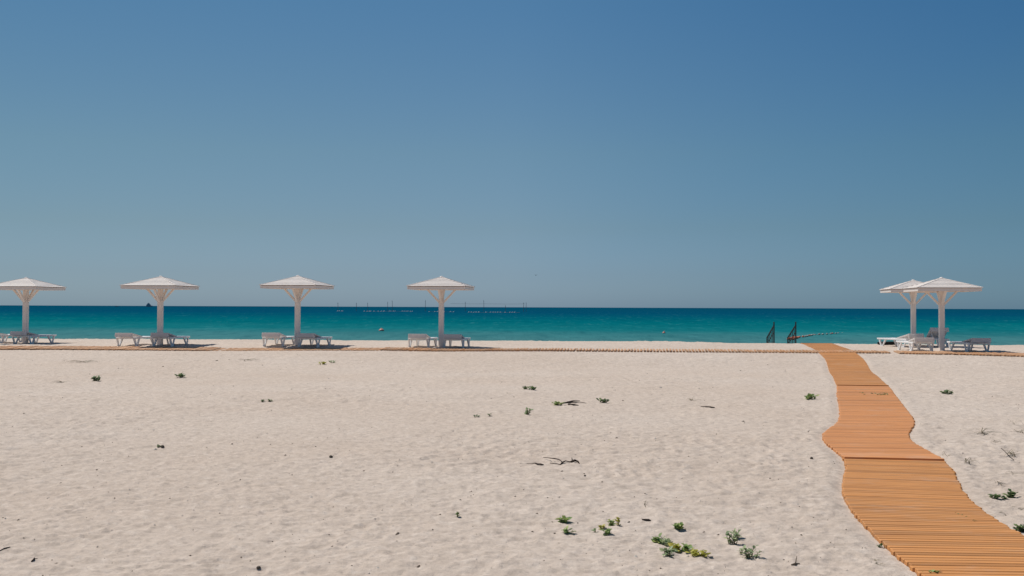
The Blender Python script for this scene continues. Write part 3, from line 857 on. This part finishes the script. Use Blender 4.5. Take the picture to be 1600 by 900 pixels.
plant(411, 628, 9, 3, GD, 'left end of a sparse dark growth on the left sand', 37, 4, 3)
plant(422, 627, 10, 3.5, GD, 'right end of a sparse dark growth on the left sand', 38, 4, 3)
plant(1374, 855, 7, 6, GD, 'tiny plant growing at the left edge of the foreground walkway', 39, 3, 4)
plant(1459, 902, 16, 12, G, 'dark green plant poking through the walkway at the bottom of the picture', 40, 6, 8)
plant(745, 652, 8, 4, GD, 'tiny dark sprig in the middle of the sand', 41, 3, 3)
plant(765, 650, 6, 4, GD, 'smaller dark sprig right of the tiny one in the middle sand', 42, 3, 3)

def debris_on_path(px, py, wpx, n, lab, seed):
    rg = random.Random(seed); q = at(px, py, True); s_ = q.y / F
    t = empty('leaf_litter', (q.x, q.y, q.z + SL_T)); tag(t, lab, 'leaves')
    fo = MB()
    for i in range(n):
        b = Vector((rg.uniform(-.5, .5) * wpx * s_, rg.uniform(-.25, .25), -.008)); a = rg.uniform(0, 6.28)
        b.z += bz(q.x + b.x, q.y + b.y) - q.z
        leaf(fo, b, Vector((math.cos(a), math.sin(a), rg.uniform(.1, .6))), 4.2 * s_, 2.2 * s_, .2, rg)
    fo.build('foliage', GD, t)
debris_on_path(1376, 617.5, 22, 26, 'scatter of small green leaves lying on the far walkway section', 3)
debris_on_path(1349, 617, 5, 5, 'few green leaves left of the leaf scatter on the walkway', 4)
debris_on_path(1510, 813, 7, 7, 'single small dark leaf cluster on the foreground walkway', 5)

def grass(px, py, wpx, hpx, n, mat, lab, seed, flat=.3):
    rg = random.Random(seed); q = at(px, py); s_ = q.y / F
    t = empty('dry_tuft', q); tag(t, lab, 'dry tuft', 'dry tufts on the sand')
    mb = MB()
    for i in range(n):
        a = rg.choice((0, math.pi)) + rg.gauss(0, .6)
        L = wpx * s_ * rg.uniform(.35, .62); hh = hpx * s_ * rg.uniform(.4, 1.3)
        b = Vector((rg.gauss(0, .07) * wpx * s_, rg.gauss(0, .05), -.01))
        dirv = Vector((math.cos(a), math.sin(a), 0)); sd_ = Vector((-dirv.y, dirv.x, 0)); w_ = 1.3 * s_ * rg.uniform(.6, 1.3)
        pts = []
        end = rg.uniform(0, 1) * flat
        for k in range(6):
            tt = k / 5
            pts.append(b + dirv * L * tt + Vector((0, 0, hh * (math.sin(math.pi * tt * (1 - .35 * end)) ))) + sd_ * rg.gauss(0, .015) * L)
        vs = []
        for k, p_ in enumerate(pts):
            ww = w_ * (1 - k / 5.6)
            p_.z = max(p_.z, gz(q.x + p_.x, q.y + p_.y) - q.z + .003)
            vs += [p_ - sd_ * ww / 2, p_ + sd_ * ww / 2 + Vector((0, 0, .3 * ww))]
        mb.raw(vs, [(2 * k, 2 * k + 1, 2 * k + 3, 2 * k + 2) for k in range(5)])
    mb.build('blades', mat, t)
grass(1538, 678, 55, 7, 13, MAT_STRAW_D, 'spreading dry grass tuft on the sand right of the walkway bulge', 51)
grass(1592, 676, 30, 6, 8, MAT_STRAW_D, 'dry grass at the right edge, level with the spreading tuft', 52)
grass(1585, 664, 24, 10, 4, MAT_STRAW, 'thin curled dry stalks at the upper right edge of the sand', 53)
grass(1512, 724, 30, 8, 9, MAT_STRAW_D, 'short dry tuft beside the dark seam of the walkway', 54)
grass(1580, 711, 42, 8, 10, MAT_STRAW_D, 'dry grass with crossing stalks near the right edge', 55)
grass(1582, 741, 52, 3, 5, MAT_STRAW_D, 'long flat dry stalk pointing to the right edge', 56)
grass(1590, 795, 36, 3, 4, MAT_STRAW_D, 'dark flat stalk right of the walkway below the twin plants', 57)
grass(1478, 712, 16, 6, 5, MAT_STRAW, 'small pale tuft touching the walkway edge at the seam', 58)
grass(1006, 789, 12, 7, 4, MAT_STRAW_D, 'V-shaped dry twig standing in the foreground sand', 59)
grass(1080, 626, 18, 5, 9, MAT_STRAW, 'pale dry tuft on the sand left of the walkway', 60)
grass(95, 598, 30, 4, 8, MAT_STRAW_D, 'faint dry tuft left of the dark bush at far left', 61)
grass(130, 566, 50, 3, 12, MAT_STRAW_D, 'faint dry growth below the side path at far left', 62)
grass(386, 563, 34, 2.5, 8, MAT_STRAW_D, 'faint dry growth below the side path right of the second parasol', 63)

grass(1560, 755, 22, 5, 7, MAT_STRAW_D, 'low dry tuft above the compact dark green plant right of the walkway', 64)
grass(1565, 803, 18, 4, 6, MAT_STRAW_D, 'small dry tuft between the walkway and the dark flat stalk', 65)
grass(1555, 690, 20, 5, 6, MAT_STRAW, 'pale short tuft below the spreading dry grass', 66)
grass(1370, 878, 26, 3, 8, MAT_STRAW, 'faint pale tuft left of the walkway at the bottom of the picture', 67)

# driftwood and twigs
def branch(px, py, chains, mat, lab, name='driftwood_branch', cat='driftwood'):
    q = at(px, py); s_ = q.y / F
    t = empty(name, q); tag(t, lab, cat)
    for ch in chains:
        pts = []; rads = []
        for (x, y, r_, up_) in ch:
            wx = q.x + (x - px) * s_; g = at(x, y)
            pts.append(Vector((g.x, g.y, g.z + r_ * s_ * .6 + up_)) - q); rads.append(r_ * s_)
        MB().tube(pts, rads, 6).build('twig', mat, t, smooth=True)
branch(880, 724, [[(905.5, 725, .5, 0), (903, 723, 1.3, .01), (898, 722, 1.9, .012), (893, 723, 1.6, .005), (890, 723.5, .9, .01), (884, 722.5, .9, .014), (879, 724, 1.3, .006), (876, 725.5, .7, 0)],
                  [(894, 722, .9, .02), (893.5, 720.5, .5, .04)],
                  [(878, 723, .6, .01), (873, 722, .7, .03), (866, 721.5, .9, .035), (856, 719.5, .6, .03), (849, 717.5, .5, .02)],
                  [(877, 726.5, .6, 0), (870, 726, .6, .008), (859, 724.5, .5, .006)]], MAT_DRIFT, 'dark forked driftwood branch lying in the middle of the sand')
branch(842, 726, [[(849.5, 726.3, .5, 0), (845, 726.5, 1.2, .004), (840, 726.3, 1.2, .004), (836, 724.8, .8, .006), (826, 724.8, .35, .004), (812, 724.8, .25, .002)]], MAT_DRIFT, 'short dark stick with a thin tail, left of the forked driftwood branch')
branch(890, 633, [[(868, 633, .7, 0), (880, 632, 1.2, .02), (893, 631.5, 1.5, .03), (905, 630, .6, .02), (916, 630, .4, .0)],
                  [(886, 631, .8, .03), (896, 629.5, .7, .04), (906, 628.5, .4, .03)],
                  [(888, 633, 1.2, .01), (896, 633.5, 1.1, .01), (904, 633.6, .5, .0)]], MAT_DRIFT, 'heap of dark twigs lying right of a green plant at centre', 'twig_heap')
branch(1106, 637, [[(1095, 635.5, .6, 0), (1103, 636.5, .8, .01), (1111, 637.5, 1.2, .008), (1117, 637, .5, 0)]], MAT_DRIFT, 'short dark twig below the pale dry tuft, left of the walkway')
branch(1010, 813, [[(1003, 812, .7, 0), (1008, 813.5, 1.4, .004), (1014, 814, 1.6, .004), (1017, 813.8, .6, 0)]], MAT_DRIFT, 'thick short stick lying above the big foreground clump')
branch(140, 806, [[(0, 861, .7, 0), (7, 858, .9, .003), (16, 855, .6, 0)]], MAT_DRIFT, 'thin stick at the left edge of the foreground sand')
branch(54, 875, [[(49, 878, 1.0, 0), (53, 875.5, 1.5, .003), (58, 873, .7, 0)]], MAT_DRIFT, 'short dark stick in the lower left corner of the sand')
branch(1243, 883, [[(1236, 883, .8, 0), (1242, 883.5, 1.9, .005), (1249, 882, 1.0, .004)], [(1243, 883, 1.0, .01), (1245, 880, .5, .05)]], MAT_DEBRIS, 'curled brown leaf right of the bushy plants in the foreground', 'dry_leaf', 'leaf')
branch(1568, 705, [[(1564, 718, .4, .14), (1570, 718, .5, .10), (1577, 718.5, .6, .04), (1584, 719, .5, 0)]], MAT_DRIFT, 'thin slanting dark stalk among the dry grass near the right edge', 'dry_stalk', 'stalk')

def stone(px, py, wpx, lab, seed):
    rg = random.Random(seed); q = at(px, py); s_ = q.y / F; r_ = wpx * s_ / 2
    mb = MB(); ell(mb, (0, 0, r_ * .35), r_, r_ * .8, r_ * .7, 9, 6)
    mb.v = [tuple(c_ * (1 + rg.gauss(0, .06)) for c_ in p_) for p_ in mb.v]
    o = mb.build('stone', MAT_STONE, smooth=True); o.location = q; o.rotation_euler.z = rg.uniform(0, 6)
    tag(o, lab, 'stone', 'dark stones on the sand')
stone(517, 715, 7, 'dark stone on the sand left of centre, above the foreground', 1)
stone(404, 888, 7, 'dark pebble at the bottom of the picture, left of centre', 2)
stone(254, 699, 7, 'dark stone beside the tiny sprig on the left sand', 3)
stone(1268, 717, 6, 'small dark stone left of the dark walkway seam', 5)
stone(914, 744, 4, 'tiny dark pebble right below the forked driftwood branch', 6)

# uncountable bits: dry plant crumbs and shell chips strewn over the sand
def strew(name, n, mat, lab, size, seed, elong):
    rg = np.random.default_rng(seed); rr = random.Random(seed)
    d = 6.5 * np.exp(rg.random(n) * math.log(38 / 6.5)); x = (rg.random(n) - .5) * 1.15 * d
    cl = vn(x / 1.6, d / 1.6, seed + 50); keep = (cl > -.1) | (rg.random(n) < .35)
    e = np.abs(x - path_x(d)) - PATH_W / 2; keep &= e > .05
    x = x[keep]; d = d[keep]; z = ground(x, d)
    mb = MB()
    for i in range(len(x)):
        L = size * rr.lognormvariate(0, .5) * (0.7 + d[i] / 22); W_ = L * rr.uniform(.25, .7) / elong; a = rr.gauss(0, .8); t_ = L * .12
        c_ = Vector((x[i], d[i], z[i])); dx = Vector((math.cos(a), math.sin(a), rr.gauss(0, .15))) * L / 2; dy = Vector((-math.sin(a), math.cos(a), rr.gauss(0, .3))) * W_ / 2
        h_ = Vector((0, 0, t_ + .003))
        mb.raw([c_ - dx, c_ + dy + h_ * .3, c_ + dx, c_ - dy, c_ + h_ * 1.6 + dx * .2], [(0, 4, 1), (1, 4, 2), (2, 4, 3), (3, 4, 0)])
    o = mb.build(name, mat); tag(o, lab, 'debris', kind='stuff')
strew('plant_crumbs', 1300, MAT_DEBRIS, 'dry brown plant crumbs strewn over the whole sand', .013, 5, 1.5)
strew('shell_chips', 1700, MAT_SHELL, 'pale shell chips strewn over the whole sand', .012, 9, 1.0)
